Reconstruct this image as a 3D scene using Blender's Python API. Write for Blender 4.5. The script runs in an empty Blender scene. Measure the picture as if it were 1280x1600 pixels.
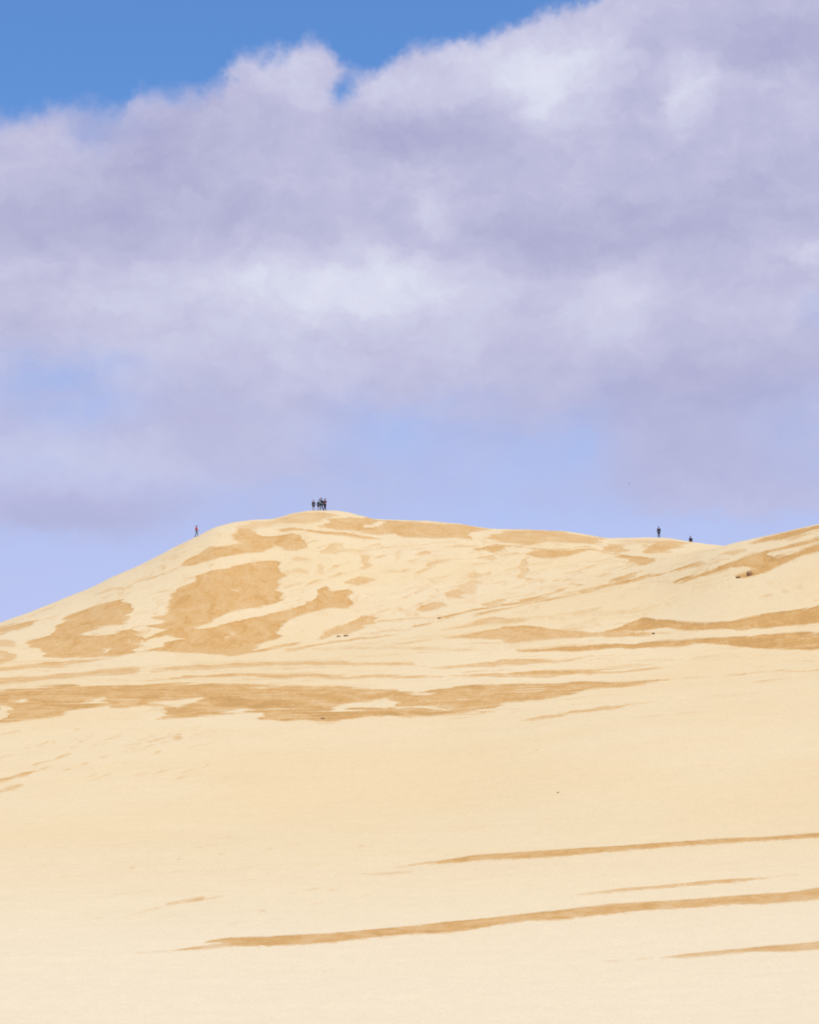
import bpy, bmesh, math, random
import numpy as np
from mathutils import Vector, Matrix

R = math.radians
scene = bpy.context.scene
C = scene.collection

# ------------------------------------------------------------------ camera
PITCH, VFOV = R(12.0), R(22.0)
W0, H0 = 1280.0, 1600.0
F = (H0 / 2) / math.tan(VFOV / 2)
cam_d = bpy.data.cameras.new('camera')
cam = bpy.data.objects.new('camera', cam_d)
C.objects.link(cam)
cam.location = (0, 0, 0)
cam.rotation_euler = (R(90) + PITCH, 0, 0)
cam_d.sensor_fit = 'VERTICAL'
cam_d.angle_y = VFOV
cam_d.clip_start, cam_d.clip_end = 0.1, 30000
scene.camera = cam
scene.view_settings.view_transform = 'Standard'
scene.view_settings.look = 'None'
scene.view_settings.exposure = 0.0
scene.view_settings.gamma = 1.0
scene.view_settings.use_curve_mapping = False
scene.cycles.use_denoising = False
scene.cycles.filter_width = 1.9          # the lens is soft

SUN_EL, SUN_AZ = R(66), R(152)       # azimuth clockwise from +Y (view direction)
SUN_E, SKY_S = 4.5, 0.10


def azel(px, py):
    """direction of a point of the view in azimuth / elevation (radians)"""
    a = (np.asarray(px, float) - W0 / 2) / F
    b = (H0 / 2 - np.asarray(py, float)) / F
    x, y, z = a, math.cos(PITCH) - b * math.sin(PITCH), math.sin(PITCH) + b * math.cos(PITCH)
    return np.arctan2(x, y), np.arctan2(z, np.hypot(x, y))


def project(x, y, z):
    d = y * math.cos(PITCH) + z * math.sin(PITCH)
    u = -y * math.sin(PITCH) + z * math.cos(PITCH)
    d = np.where(d < 1e-3, 1e-3, d)
    return W0 / 2 + F * x / d, H0 / 2 - F * u / d


# ------------------------------------------------------------------ world: sky with a bank of soft clouds
class NT:
    def __init__(self, tree):
        self.t = tree

    def n(self, typ, **kw):
        nd = self.t.nodes.new(typ)
        for k, v in kw.items():
            setattr(nd, k, v)
        return nd

    def put(self, sock, v):
        if v is None:
            return
        if isinstance(v, bpy.types.NodeSocket):
            self.t.links.new(v, sock)
        else:
            sock.default_value = v

    def math(self, op, a, b=None, c=None, clamp=False):
        nd = self.n('ShaderNodeMath', operation=op, use_clamp=clamp)
        self.put(nd.inputs[0], a)
        self.put(nd.inputs[1], b)
        self.put(nd.inputs[2], c)
        return nd.outputs[0]

    def vec(self, op, a, b=None):
        nd = self.n('ShaderNodeVectorMath', operation=op)
        self.put(nd.inputs[0], a)
        self.put(nd.inputs[1], b)
        return nd.outputs['Value'] if op in ('DOT_PRODUCT', 'LENGTH') else nd.outputs['Vector']

    def comb(self, x, y, z=0.0):
        nd = self.n('ShaderNodeCombineXYZ')
        for s, v in zip(nd.inputs, (x, y, z)):
            self.put(s, v)
        return nd.outputs[0]

    def noise(self, vec, scale, detail=4, rough=0.5, dist=0.0, color=False):
        nd = self.n('ShaderNodeTexNoise')
        self.put(nd.inputs['Vector'], vec)
        nd.inputs['Scale'].default_value = scale
        nd.inputs['Detail'].default_value = detail
        nd.inputs['Roughness'].default_value = rough
        nd.inputs['Distortion'].default_value = dist
        return nd.outputs['Color' if color else 'Fac']

    def smooth(self, v, lo, hi, a=0.0, b=1.0):
        nd = self.n('ShaderNodeMapRange', interpolation_type='SMOOTHSTEP')
        self.put(nd.inputs[0], v)
        for i, q in enumerate((lo, hi, a, b)):
            self.put(nd.inputs[1 + i], q)
        return nd.outputs[0]

    def mix(self, f, a, b, blend='MIX'):
        nd = self.n('ShaderNodeMix', data_type='RGBA', blend_type=blend)
        self.put(nd.inputs[0], f)
        self.put(nd.inputs[6], a if isinstance(a, bpy.types.NodeSocket) else (*a, 1))
        self.put(nd.inputs[7], b if isinstance(b, bpy.types.NodeSocket) else (*b, 1))
        return nd.outputs[2]


def lin(r, g, b, k=1.0):
    f = lambda c: ((c / 255 + 0.055) / 1.055) ** 2.4 if c > 10 else c / 255 / 12.92
    return (f(r) * k, f(g) * k, f(b) * k)


world = bpy.data.worlds.new('World')
scene.world = world
world.use_nodes = True
wt = world.node_tree
wt.nodes.clear()
T = NT(wt)
out = T.n('ShaderNodeOutputWorld')
bg = T.n('ShaderNodeBackground')
bg.inputs['Strength'].default_value = SKY_S
wt.links.new(bg.outputs[0], out.inputs[0])
sky = T.n('ShaderNodeTexSky', sky_type='NISHITA', sun_disc=False)
sky.sun_elevation, sky.sun_rotation = SUN_EL, SUN_AZ
sky.altitude = 0
sky.air_density, sky.dust_density, sky.ozone_density = 1.0, 0.3, 3.0
d = T.vec('NORMALIZE', T.n('ShaderNodeTexCoord').outputs['Generated'])
sp = T.n('ShaderNodeSeparateXYZ')
T.put(sp.inputs[0], d)
DEG = 180 / math.pi
az = T.math('MULTIPLY', T.math('ARCTAN2', sp.outputs[0], sp.outputs[1]), DEG)
el = T.math('MULTIPLY', T.math('ARCSINE', sp.outputs[2]), DEG)
P0 = T.comb(az, el)
# turbulence: the cloud's outline is warped by two sizes of noise
w1 = T.vec('SUBTRACT', T.noise(P0, 0.45, 2, 0.5, color=True), (0.5, 0.5, 0.5))
w2 = T.vec('SUBTRACT', T.noise(P0, 1.7, 3, 0.55, color=True), (0.5, 0.5, 0.5))
P = T.vec('ADD', P0, T.vec('MULTIPLY', w1, (1.0, 0.8, 0)))
P = T.vec('ADD', P, T.vec('MULTIPLY', w2, (0.60, 0.5, 0)))
w3 = T.vec('SUBTRACT', T.noise(P0, 4.5, 4, 0.6, color=True), (0.5, 0.5, 0.5))
P = T.vec('ADD', P, T.vec('MULTIPLY', w3, (0.34, 0.30, 0)))
sp2 = T.n('ShaderNodeSeparateXYZ')
T.put(sp2.inputs[0], P)
waz, wel = sp2.outputs[0], sp2.outputs[1]
# top of the cloud bank, elevation against azimuth
edge_px = [(-260, 190), (-120, 150), (0, 163), (60, 158), (110, 150), (190, 150), (215, 122), (290, 128), (350, 122), (385, 86), (450, 74),
           (485, 52), (530, 78), (568, 104), (590, 96), (640, 68), (740, 58), (800, 40), (860, 22),
           (905, 2), (960, -40), (1080, -120), (1300, -190)]
ea, ee = azel([p[0] for p in edge_px], [p[1] for p in edge_px])
ea, ee = ea * DEG, ee * DEG
fc = T.n('ShaderNodeFloatCurve')
AZ0, AZ1, EL0, EL1 = -16.0, 16.0, 15.0, 30.0
cu = fc.mapping.curves[0]
pts = [((a - AZ0) / (AZ1 - AZ0), (e - EL0) / (EL1 - EL0)) for a, e in zip(ea, ee)]
cu.points[0].location, cu.points[1].location = (0, pts[0][1]), (1, pts[-1][1])
for p in pts:
    cu.points.new(*p)
fc.mapping.update()
T.put(fc.inputs['Factor'], 1.0)
T.put(fc.inputs['Value'], T.math('DIVIDE', T.math('SUBTRACT', waz, AZ0), AZ1 - AZ0, clamp=True))
top = T.math('MULTIPLY_ADD', fc.outputs[0], EL1 - EL0, EL0)
depth = T.math('SUBTRACT', top, wel)


def blob_sum(base, blobs, src):
    """soft puffs and gaps: (px, py, half width px, half height px, amount)"""
    acc = base
    for px, py, sx, sy, k in blobs:
        a, e = azel(px, py)
        q = T.vec('SUBTRACT', src, (float(a) * DEG, float(e) * DEG, 0))
        q = T.vec('MULTIPLY', q, (F / sx / DEG, F / sy / DEG, 0))
        g = T.math('EXPONENT', T.math('MULTIPLY', T.vec('DOT_PRODUCT', q, q), -1.0))
        acc = T.math('MULTIPLY_ADD', g, k, acc)
    return acc


# opacity of the bank: thins out towards its ragged base
op = T.smooth(wel, 11.6, 17.2, 0.52, 1.12)
op = blob_sum(op, [(120, 600, 140, 75, -0.50), (690, 700, 230, 85, -0.40), (545, 135, 26, 38, -0.85),
                   (380, 860, 330, 70, -0.30), (110, 940, 240, 75, -0.5), (970, 840, 420, 38, -0.55),
                   (120, 805, 230, 40, 0.62), (1070, 725, 170, 75, 0.52), (1200, 780, 120, 25, 0.3), (1240, 690, 80, 45, -0.25),
                   (480, 735, 110, 30, 0.25), (250, 700, 260, 55, 0.35), (130, 210, 70, 40, -0.42), (230, 185, 60, 40, -0.3),
                   (1290, 510, 40, 60, -0.3), (960, 590, 70, 60, -0.2), (900, 700, 60, 50, -0.3), (620, 560, 500, 130, 0.2)], P)
n_big = T.noise(T.vec('MULTIPLY', P0, (0.35, 0.6, 1)), 1.0, 5, 0.5, 0.3)
op = T.math('ADD', op, T.math('MULTIPLY', T.math('SUBTRACT', n_big, 0.5), 0.9))
alpha = T.math('MULTIPLY', T.smooth(depth, -0.10, T.smooth(waz, -6.0, 1.0, 0.72, 0.36)), T.smooth(op, 0.0, 1.0), clamp=True)
# brightness inside the bank: sunlit puffs and grey undersides
n_mid = T.noise(T.vec('MULTIPLY', P, (0.55, 0.9, 1)), 1.0, 5, 0.52, 0.2)
br = T.math('MULTIPLY_ADD', T.math('SUBTRACT', n_mid, 0.5), 0.66, 0.42)
n_fine = T.noise(T.vec('MULTIPLY', P, (0.9, 1.3, 1)), 1.9, 6, 0.62, 0.3)
br = T.math('MULTIPLY_ADD', T.math('SUBTRACT', n_fine, 0.5), T.smooth(el, 12.5, 20.0, 0.16, 0.42), br)
br = blob_sum(br, [(668, 340, 42, 28, 0.38), (860, 125, 85, 75, 0.36), (930, 60, 60, 40, 0.2), (1085, 120, 45, 62, 0.36), (1200, 130, 60, 25, 0.25), (740, 110, 130, 60, 0.26), (600, 130, 50, 40, 0.2),
                   (560, 445, 200, 55, 0.34), (640, 470, 420, 90, 0.16), (480, 110, 90, 50, 0.22), (990, 460, 130, 60, 0.22),
                   (650, 205, 170, 42, -0.36), (900, 380, 250, 55, -0.30), (1200, 60, 130, 60, -0.28), (1150, 300, 150, 70, -0.15),
                   (1000, 720, 220, 80, -0.14), (120, 820, 220, 45, -0.28), (250, 340, 260, 40, -0.2), (60, 370, 120, 30, -0.15),
                   (1270, 380, 40, 30, 0.3), (300, 500, 300, 90, 0.16), (250, 240, 120, 60, -0.32), (1100, 620, 170, 60, -0.30), (110, 725, 170, 42, 0.32), (845, 165, 28, 40, 0.2), (700, 165, 60, 25, 0.15), (1060, 165, 22, 30, 0.2), (540, 260, 60, 60, 0.12)], P)
col = T.n('ShaderNodeValToRGB')
cr = col.color_ramp
cr.interpolation = 'B_SPLINE'
for i, (p, c) in enumerate([(0.0, (166, 168, 205)), (0.4, (190, 189, 220)), (0.72, (206, 207, 231)), (1.0, (225, 228, 243))]):
    e = cr.elements[i] if i < 2 else cr.elements.new(p)
    e.position = p
    e.color = (*lin(*c), 1)
T.put(col.inputs[0], br)
cloud = T.vec('SCALE', T.mix(T.smooth(el, 11.5, 16.5, 0.5, 0.0), col.outputs[0], lin(184, 190, 229)))
cloud.node.inputs['Scale'].default_value = 1.0 / SKY_S
# elsewhere in the sky: the same broken cloud, scattered
n_far = T.noise(T.vec('MULTIPLY', d, (1, 1, 1.8)), 2.2, 6, 0.55, 0.4)
a_far = T.math('MULTIPLY', T.smooth(n_far, 0.47, 0.66), T.smooth(el, -1, 6))
away = T.smooth(T.math('MAXIMUM', T.math('SUBTRACT', T.math('ABSOLUTE', az), 12.5), T.math('SUBTRACT', el, 25.5)), 0, 9)
alpha = T.math('ADD', T.math('MULTIPLY', alpha, T.math('SUBTRACT', 1.0, away)), T.math('MULTIPLY', a_far, away), clamp=True)
# clear air: deeper blue, with lilac-pale air low down
skyc = T.mix(1.0, sky.outputs[0], (0.90, 1.27, 1.69), 'MULTIPLY')
skyc = T.mix(T.smooth(el, 9.5, 20.0, 0.97, 0.0), skyc, lin(188, 199, 241, 1 / SKY_S))
T.put(bg.inputs['Color'], T.mix(alpha, skyc, cloud))

# ------------------------------------------------------------------ sun
sun_d = bpy.data.lights.new('sun', 'SUN')
sun_d.energy, sun_d.angle, sun_d.color = SUN_E, R(0.55), (1.0, 0.955, 0.88)
sun = bpy.data.objects.new('sun', sun_d)
C.objects.link(sun)
to_sun = Vector((math.sin(SUN_AZ) * math.cos(SUN_EL), math.cos(SUN_AZ) * math.cos(SUN_EL), math.sin(SUN_EL)))
sun.rotation_euler = to_sun.to_track_quat('Z', 'Y').to_euler()
sun.location = to_sun * 500

# ------------------------------------------------------------------ numeric helpers
def hash2(i, j, s):
    h = (i.astype(np.int64) * 374761393 + j.astype(np.int64) * 668265263 + s * 1442695041) & 0xFFFFFFFF
    h = ((h ^ (h >> 13)) * 1274126177) & 0xFFFFFFFF
    h = h ^ (h >> 16)
    return (h & 0xFFFFFF) / float(0xFFFFFF)


def vnoise(x, y, s=0):
    i, j = np.floor(x), np.floor(y)
    u, v = x - i, y - j
    u, v = u * u * u * (u * (u * 6 - 15) + 10), v * v * v * (v * (v * 6 - 15) + 10)
    a, b, c, e = hash2(i, j, s), hash2(i + 1, j, s), hash2(i, j + 1, s), hash2(i + 1, j + 1, s)
    return (a * (1 - u) + b * u) * (1 - v) + (c * (1 - u) + e * u) * v - 0.5


def fbm(x, y, s=0, o=4, g=0.5):
    r, k = 0, 1.0
    for q in range(o):
        r = r + k * vnoise(x * 2 ** q + 17.3 * q, y * 2 ** q - 9.1 * q, s + q)
        k *= g
    return r


def sstep(v, a, b):
    t = np.clip((v - a) / (b - a), 0, 1)
    return t * t * (3 - 2 * t)


def pchip_slopes(x, y):
    h = np.diff(x, axis=-1)
    dl = np.diff(y, axis=-1) / h
    m = np.zeros_like(y)
    a, b = dl[..., :-1], dl[..., 1:]
    h0, h1 = h[..., :-1], h[..., 1:]
    w1_, w2_ = 2 * h1 + h0, h1 + 2 * h0
    with np.errstate(divide='ignore', invalid='ignore'):
        hm = (w1_ + w2_) / (w1_ / a + w2_ / b)
    m[..., 1:-1] = np.where(a * b > 0, hm, 0)
    m[..., 0], m[..., -1] = dl[..., 0], dl[..., -1]
    return m


def pchip(xk, yk, x):
    xk, yk = np.asarray(xk, float), np.asarray(yk, float)
    m = pchip_slopes(xk, yk)
    x = np.clip(x, xk[0], xk[-1])
    k = np.clip(np.searchsorted(xk, x) - 1, 0, len(xk) - 2)
    h = xk[k + 1] - xk[k]
    t = (x - xk[k]) / h
    return ((2 * t ** 3 - 3 * t ** 2 + 1) * yk[k] + (t ** 3 - 2 * t ** 2 + t) * h * m[k]
            + (-2 * t ** 3 + 3 * t ** 2) * yk[k + 1] + (t ** 3 - t ** 2) * h * m[k + 1])


# ------------------------------------------------------------------ dunes: one sheet of ground
CREST = [(-160, 1020), (-80, 1000), (0, 973), (60, 951), (100, 935), (140, 919), (180, 900), (225, 880), (260, 862), (295, 844), (310, 837), (340, 823),
         (380, 814), (430, 810), (460, 802), (490, 798), (520, 798), (545, 801), (560, 805), (600, 812), (660, 814), (720, 819),
         (770, 826), (820, 827), (880, 830), (920, 836), (960, 841), (1000, 840), (1040, 841), (1080, 847), (1110, 851),
         (1140, 854), (1200, 862), (1300, 880), (1440, 900)]
CREASE = [(-160, 1052), (0, 1040), (100, 1035), (200, 1024), (300, 1020), (400, 1016), (540, 996), (680, 967), (820, 939), (1000, 897), (1070, 875.5),
          (1137, 854), (1205, 837.5), (1280, 819.5), (1360, 801), (1440, 786)]
SHELF = [(-160, 1085), (0, 1072), (300, 1064), (640, 1060), (960, 1048), (1280, 1020), (1440, 1012)]
BAND = [(-160, 1140), (0, 1128), (300, 1122), (640, 1120), (900, 1100), (1280, 1075), (1440, 1065)]
MID = [(-160, 1405), (1440, 1385)]
LOW = [(-160, 1725), (1440, 1715)]
R_CREST = [(-160, 335), (0, 345), (300, 356), (500, 372), (1000, 380), (1140, 386), (1440, 395)]
R_CREASE = [(-160, 284), (0, 286), (400, 292), (680, 304), (1000, 315), (1140, 317), (1280, 314), (1440, 307)]


def line_el(line, a):
    la, le = azel([p[0] for p in line], [p[1] for p in line])
    return pchip(la, le, a)


def line_r(line, a):
    la, _ = azel([p[0] for p in line], [900] * len(line))
    return pchip(la, [p[1] for p in line], a)


def knots(a):
    """profile of the ground along azimuth a: ranges, heights, slopes"""
    a = np.atleast_1d(np.asarray(a, float))
    ac = np.clip(a, azel(-160, 900)[0], azel(1440, 900)[0])
    w = 1 - 0.88 * sstep(np.abs(a), R(12.5), R(75))
    one = np.ones_like(a)
    rG, rF = line_r(R_CREST, ac), line_r(R_CREASE, ac)
    rs = [0.4 * one, 45 * one, 120 * one, 230 * one, 260 * one, rF, rG]
    zs = [-1.62 * one]
    for r_, ln in zip(rs[1:], (LOW, MID, BAND, SHELF, CREASE, CREST)):
        zs.append(r_ * np.tan(line_el(ln, ac)) * w - 1.2 * (1 - w))
    zG = zs[-1]
    rs += [rG + 45, rG + 200, 1300 * one, 2600 * one, 9000 * one]
    zs += [zG - 3.5 * w, zG * 0.45, 6 * w, -4 * one, -6 * one]
    r_, z_ = np.stack(rs, -1), np.stack(zs, -1)
    m = pchip_slopes(r_, z_)
    tan_in = w > 0.9999
    m[:, 6] = np.where(tan_in, z_[:, 6] / r_[:, 6], m[:, 6])
    kf = sstep(ac, azel(1010, 860)[0], azel(1170, 850)[0])
    m[:, 5] = m[:, 5] * (1 - kf) + kf * z_[:, 5] / r_[:, 5]
    return r_, z_, m


def relief(x, y):
    r = np.hypot(x, y)
    amp = sstep(r, 30, 90) * (1 - sstep(r, 325, 350))
    z = 0.55 * fbm(x / 30, y / 34, 3, 3) + 0.09 * fbm(x / 7 + 0.12 * y, y / 8, 9, 3)
    return z * amp + (0.05 + 0.05 * sstep(r, 290, 340)) * fbm(x / 2.5, y / 1.2, 21, 3) * sstep(r, 20, 60)


def ground_z(x, y):
    a, r = math.atan2(x, y), math.hypot(x, y)
    rk, zk, m = knots(a)
    rk, zk, m = rk[0], zk[0], m[0]
    k = min(max(int(np.searchsorted(rk, r)) - 1, 0), len(rk) - 2)
    h = rk[k + 1] - rk[k]
    t = (r - rk[k]) / h
    z = ((2 * t ** 3 - 3 * t ** 2 + 1) * zk[k] + (t ** 3 - 2 * t ** 2 + t) * h * m[k]
         + (-2 * t ** 3 + 3 * t ** 2) * zk[k + 1] + (t ** 3 - t ** 2) * h * m[k + 1])
    return float(z + relief(np.array([x]), np.array([y]))[0])


a_lo, a_hi = R(-11.5), R(11.5)
NC = 1030
cols = np.concatenate([np.linspace(R(-180), R(-24), 42), np.linspace(R(-22), R(-11.8), 22),
                       np.linspace(a_lo, a_hi, NC), np.linspace(R(11.8), R(22), 22), np.linspace(R(24), R(180), 42)[:-1]])
seg_n = [22, 150, 185, 48, 92, 150, 24, 16, 12, 8, 8]
RK, ZK, MK = knots(cols)
rows_r, rows_z = [], []
for k, n in enumerate(seg_n):
    h = RK[:, k + 1] - RK[:, k]
    for q in range(n):
        t = q / n
        if k == 1:
            t = t ** 1.35
        rows_r.append(RK[:, k] + t * h)
        rows_z.append((2 * t ** 3 - 3 * t ** 2 + 1) * ZK[:, k] + (t ** 3 - 2 * t ** 2 + t) * h * MK[:, k]
                      + (-2 * t ** 3 + 3 * t ** 2) * ZK[:, k + 1] + (t ** 3 - t ** 2) * h * MK[:, k + 1])
rows_r.append(RK[:, -1])
rows_z.append(ZK[:, -1])
GR, GZ = np.array(rows_r), np.array(rows_z)            # rows x columns
NR, NCOL = GR.shape
GX, GY = GR * np.sin(cols)[None, :], GR * np.cos(cols)[None, :]
GZ = GZ + relief(GX, GY)

# ---- damp sand: patches where the wind has stripped the dry layer (outlines on the dune, then laid on the ground)
# ('P', strength, outline) patch, ('H', strength, outline) dry drift over it, ('S', strength, half width, line) thin streak
D = []
def Pg(s, *p): D.append(('P', s, p))
def Hl(*p): D.append(('H', 0, p))
def St(s, w, *p): D.append(('S', s, p, w))

# far dune, left flank
Pg(.8, (-30, 990), (0, 980), (20, 973), (45, 969), (62, 968), (58, 976), (35, 984), (10, 988), (-30, 998))
Pg(.6, (-40, 1002), (0, 1000), (20, 1003), (30, 1008), (25, 1012), (0, 1014), (-40, 1018))
Pg(.65, (-40, 1022), (0, 1018), (15, 1021), (25, 1027), (10, 1033), (0, 1036), (-40, 1040))
Pg(.85, (42, 1002), (60, 997), (80, 992), (92, 976), (105, 964), (130, 953), (150, 943), (180, 938), (205, 933), (197, 940), (212, 945),
   (213, 952), (203, 961), (207, 970), (195, 976), (165, 977), (150, 983), (130, 990), (150, 993), (172, 992), (192, 986), (207, 983),
   (213, 990), (232, 995), (222, 1001), (213, 1010), (218, 1019), (180, 1026), (140, 1027), (100, 1029), (70, 1026), (63, 1017), (52, 1008))
Hl((157, 1013), (166, 1014), (171, 1018), (162, 1019))
Pg(.7, (175, 1029), (110, 1031), (60, 1037), (0, 1042), (-40, 1045), (-40, 1054), (0, 1050), (40, 1046), (100, 1041), (150, 1033))
# far dune, large middle patch
Pg(.88, (437, 876), (420, 874), (395, 880), (365, 884), (330, 890), (310, 898), (300, 908), (285, 917), (275, 930), (268, 943), (265, 955),
   (258, 962), (248, 963), (240, 967), (257, 970), (250, 975), (227, 979), (245, 980), (258, 984), (248, 989), (232, 995),
   (222, 1001), (213, 1011), (216, 1019), (240, 1017), (280, 1020), (315, 1020), (360, 1024), (395, 1016), (405, 1006), (430, 997), (437, 984),
   (445, 975), (470, 964), (500, 955), (520, 951), (543, 950), (554, 941), (545, 936), (560, 925), (545, 922), (521, 926), (515, 917),
   (505, 920), (495, 931), (475, 946), (450, 952), (420, 960), (395, 966), (365, 972), (345, 977), (325, 982), (300, 983), (330, 975),
   (345, 966), (362, 957), (385, 951), (410, 945), (433, 940), (436, 928), (442, 912), (449, 901), (438, 892), (438, 882))
Hl((213, 1013), (225, 1003), (245, 996), (265, 994), (292, 998), (275, 1001), (255, 1006), (240, 1013), (228, 1018), (215, 1018))
Hl((330, 976), (345, 967), (362, 958), (385, 952), (410, 946), (434, 941), (450, 951), (420, 959), (395, 965), (365, 971), (345, 976))
Pg(.8, (278, 885), (285, 875), (305, 867), (325, 856), (350, 852), (373, 848), (366, 839), (370, 832), (376, 824), (395, 825), (402, 835),
   (425, 838), (440, 838), (455, 833), (475, 838), (470, 845), (477, 853), (468, 860), (440, 858), (430, 851), (420, 857), (408, 865),
   (375, 866), (350, 870), (318, 878), (300, 884))
St(.55, 1.6, (160, 936), (185, 925), (215, 911), (240, 904), (262, 895), (282, 885))
St(.3, 3, (140, 930), (170, 922), (205, 918))
Pg(.5, (375, 822), (400, 814), (430, 812), (460, 804), (480, 801), (520, 801), (536, 806), (500, 815), (475, 818), (440, 817), (420, 823), (400, 829))
Hl((405, 833), (414, 825), (430, 822), (438, 827), (447, 832), (430, 837), (411, 837))
Pg(.85, (437, 827), (455, 822), (468, 825), (500, 828), (540, 831), (565, 835), (590, 838), (600, 842), (575, 842), (540, 837), (505, 834), (470, 829), (448, 831))
Pg(.8, (495, 822), (520, 812), (550, 808), (575, 808), (605, 813), (650, 814), (700, 817), (740, 821), (765, 826), (750, 829), (739, 835), (736, 843),
   (700, 841), (660, 841), (630, 840), (622, 837), (605, 834), (590, 835), (565, 832), (530, 827))
Hl((571, 824), (585, 819), (592, 814), (603, 814), (597, 820), (585, 825))
Hl((527, 829), (545, 827), (564, 830), (548, 832))
Hl((598, 836), (612, 834), (626, 840), (606, 841))
Pg(.72, (770, 839), (785, 830), (800, 827), (840, 827), (880, 830), (910, 836), (940, 840), (941, 846), (933, 851), (900, 850), (870, 849), (853, 846),
   (835, 851), (820, 853), (790, 850), (775, 846))
Pg(.8, (737, 856), (760, 852), (797, 853), (786, 858), (770, 863), (758, 859), (745, 859))
Pg(.85, (820, 863), (840, 858), (880, 860), (925, 859), (906, 864), (890, 870), (860, 873), (835, 871), (825, 868))
St(.85, 1.5, (775, 851), (820, 855), (860, 860), (930, 859), (965, 866), (990, 869))
Pg(.5, (822, 864), (829, 885), (826, 895), (829, 907), (815, 908), (810, 896), (814, 880))
Pg(.7, (945, 854), (955, 849), (980, 851), (983, 862), (965, 865), (946, 861))
Pg(.78, (970, 871), (990, 868), (1026, 875), (1015, 882), (997, 885), (984, 880))
Pg(.4, (968, 872), (975, 885), (968, 895), (990, 884))
Pg(.75, (1006, 847), (1020, 844), (1055, 845), (1082, 847), (1073, 852), (1055, 858), (1042, 865), (1016, 865), (1010, 857))
Hl((1014, 849), (1022, 847), (1022, 852), (1015, 853))
Pg(.35, (960, 845), (1000, 841), (1040, 842), (1085, 847), (1060, 851), (1008, 849), (985, 853))
Pg(.55, (735, 872), (757, 868), (772, 865), (778, 874), (770, 878), (750, 873))
Pg(.45, (728, 897), (740, 893), (752, 897), (767, 893), (764, 898), (745, 904), (732, 904))
Pg(.4, (706, 928), (720, 914), (735, 904), (748, 910), (746, 930), (722, 931))
Pg(.65, (697, 928), (712, 921), (731, 926), (721, 936), (705, 936))
Pg(.65, (640, 954), (655, 945), (677, 940), (692, 940), (695, 946), (675, 954), (655, 957))
Pg(.6, (752, 947), (757, 941), (785, 934), (787, 941), (762, 948))
Pg(.62, (652, 896), (665, 886), (685, 877), (712, 875), (710, 879), (690, 883), (670, 890), (657, 897))
Pg(.55, (652, 867), (665, 861), (681, 862), (677, 866), (656, 869))
Pg(.4, (617, 868), (630, 862), (640, 864), (625, 870))
Pg(.75, (622, 893), (641, 890), (634, 894))
St(.4, 1.2, (605, 893), (625, 893)); St(.35, 1.2, (660, 900), (690, 929)); St(.4, 1.4, (632, 902), (642, 903))
Pg(.5, (565, 887), (572, 867), (588, 869), (580, 877), (586, 882), (572, 890))
Pg(.7, (539, 912), (547, 902), (562, 898), (576, 899), (588, 904), (572, 910), (557, 916))
Pg(.45, (501, 866), (512, 850), (537, 846), (537, 856), (563, 857), (531, 867), (517, 864))
Pg(.5, (450, 871), (468, 868), (484, 874), (470, 878), (450, 876))
Pg(.4, (440, 893), (465, 889), (483, 891), (480, 897), (447, 898))
Pg(.35, (490, 898), (500, 893), (505, 880), (512, 885), (505, 900)); Pg(.35, (512, 893), (530, 882), (545, 875), (530, 890), (516, 897))
Pg(.75, (482, 1000), (495, 992), (515, 983), (535, 977), (557, 970), (563, 962), (590, 965), (593, 975), (572, 980), (555, 988), (545, 993), (520, 991), (500, 998))
for q in ((838, 909, 8), (853, 910, 4), (870, 907, 5), (888, 906, 8), (787, 912, 4), (775, 909, 4), (600, 870, 5), (652, 880, 5), (590, 850, 5)):
    St(.4, 2, (q[0] - q[2], q[1] + 2), (q[0] + q[2], q[1] - 2))
# foot of the slip face and track along it
St(.85, 2.0, (355, 1024), (395, 1017), (430, 1011), (455, 1007), (470, 1004))
St(.75, 2.0, (440, 1017), (480, 1011), (520, 1004), (560, 998), (615, 992))
St(.3, 2.5, (480, 1016), (540, 1012), (640, 1012), (720, 1014), (800, 1014))
St(.85, 2.0, (650, 976), (672, 971), (692, 964), (725, 957), (775, 947), (815, 941), (838, 934), (870, 922), (900, 913))
St(.9, 2.0, (735, 963), (790, 953), (832, 941), (870, 934), (900, 927), (945, 916), (990, 906), (1045, 892), (1100, 881), (1140, 872))
Pg(.95, (800, 943), (820, 936), (838, 932), (832, 938), (815, 943))
Pg(.95, (943, 911), (965, 902), (985, 895), (1006, 891), (985, 901), (960, 908))
Pg(.4, (930, 902), (950, 895), (965, 893), (955, 899), (938, 903))
St(.25, 1.5, (1065, 868), (1095, 862), (1115, 859)); St(.25, 1.5, (1000, 911), (1040, 906)); St(.3, 2, (560, 993), (600, 987), (640, 982))
# right-hand dune
Pg(1.0, (1175, 851), (1197, 841), (1230, 831), (1260, 824), (1290, 819), (1350, 808), (1350, 816), (1290, 826), (1260, 835), (1230, 842), (1205, 847), (1185, 851))
Pg(1.0, (1048, 913), (1067, 903), (1085, 896), (1105, 888), (1125, 882), (1140, 877), (1165, 868), (1190, 861), (1215, 854), (1250, 846), (1290, 838), (1360, 822),
   (1360, 842), (1290, 860), (1262, 868), (1240, 875), (1215, 884), (1195, 893), (1177, 900), (1155, 904), (1144, 899), (1162, 893), (1180, 887), (1165, 885),
   (1140, 890), (1118, 899), (1092, 902), (1070, 911))
Hl((1196, 864), (1240, 856), (1285, 844), (1290, 848), (1240, 861), (1210, 869))
Hl((1285, 850), (1252, 858), (1205, 874), (1250, 864))
Pg(.6, (1128, 867), (1140, 862), (1166, 858), (1160, 862), (1140, 868))
St(.6, 1.4, (1129, 907), (1137, 905)); St(.3, 2, (1020, 914), (1050, 910))
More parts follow.
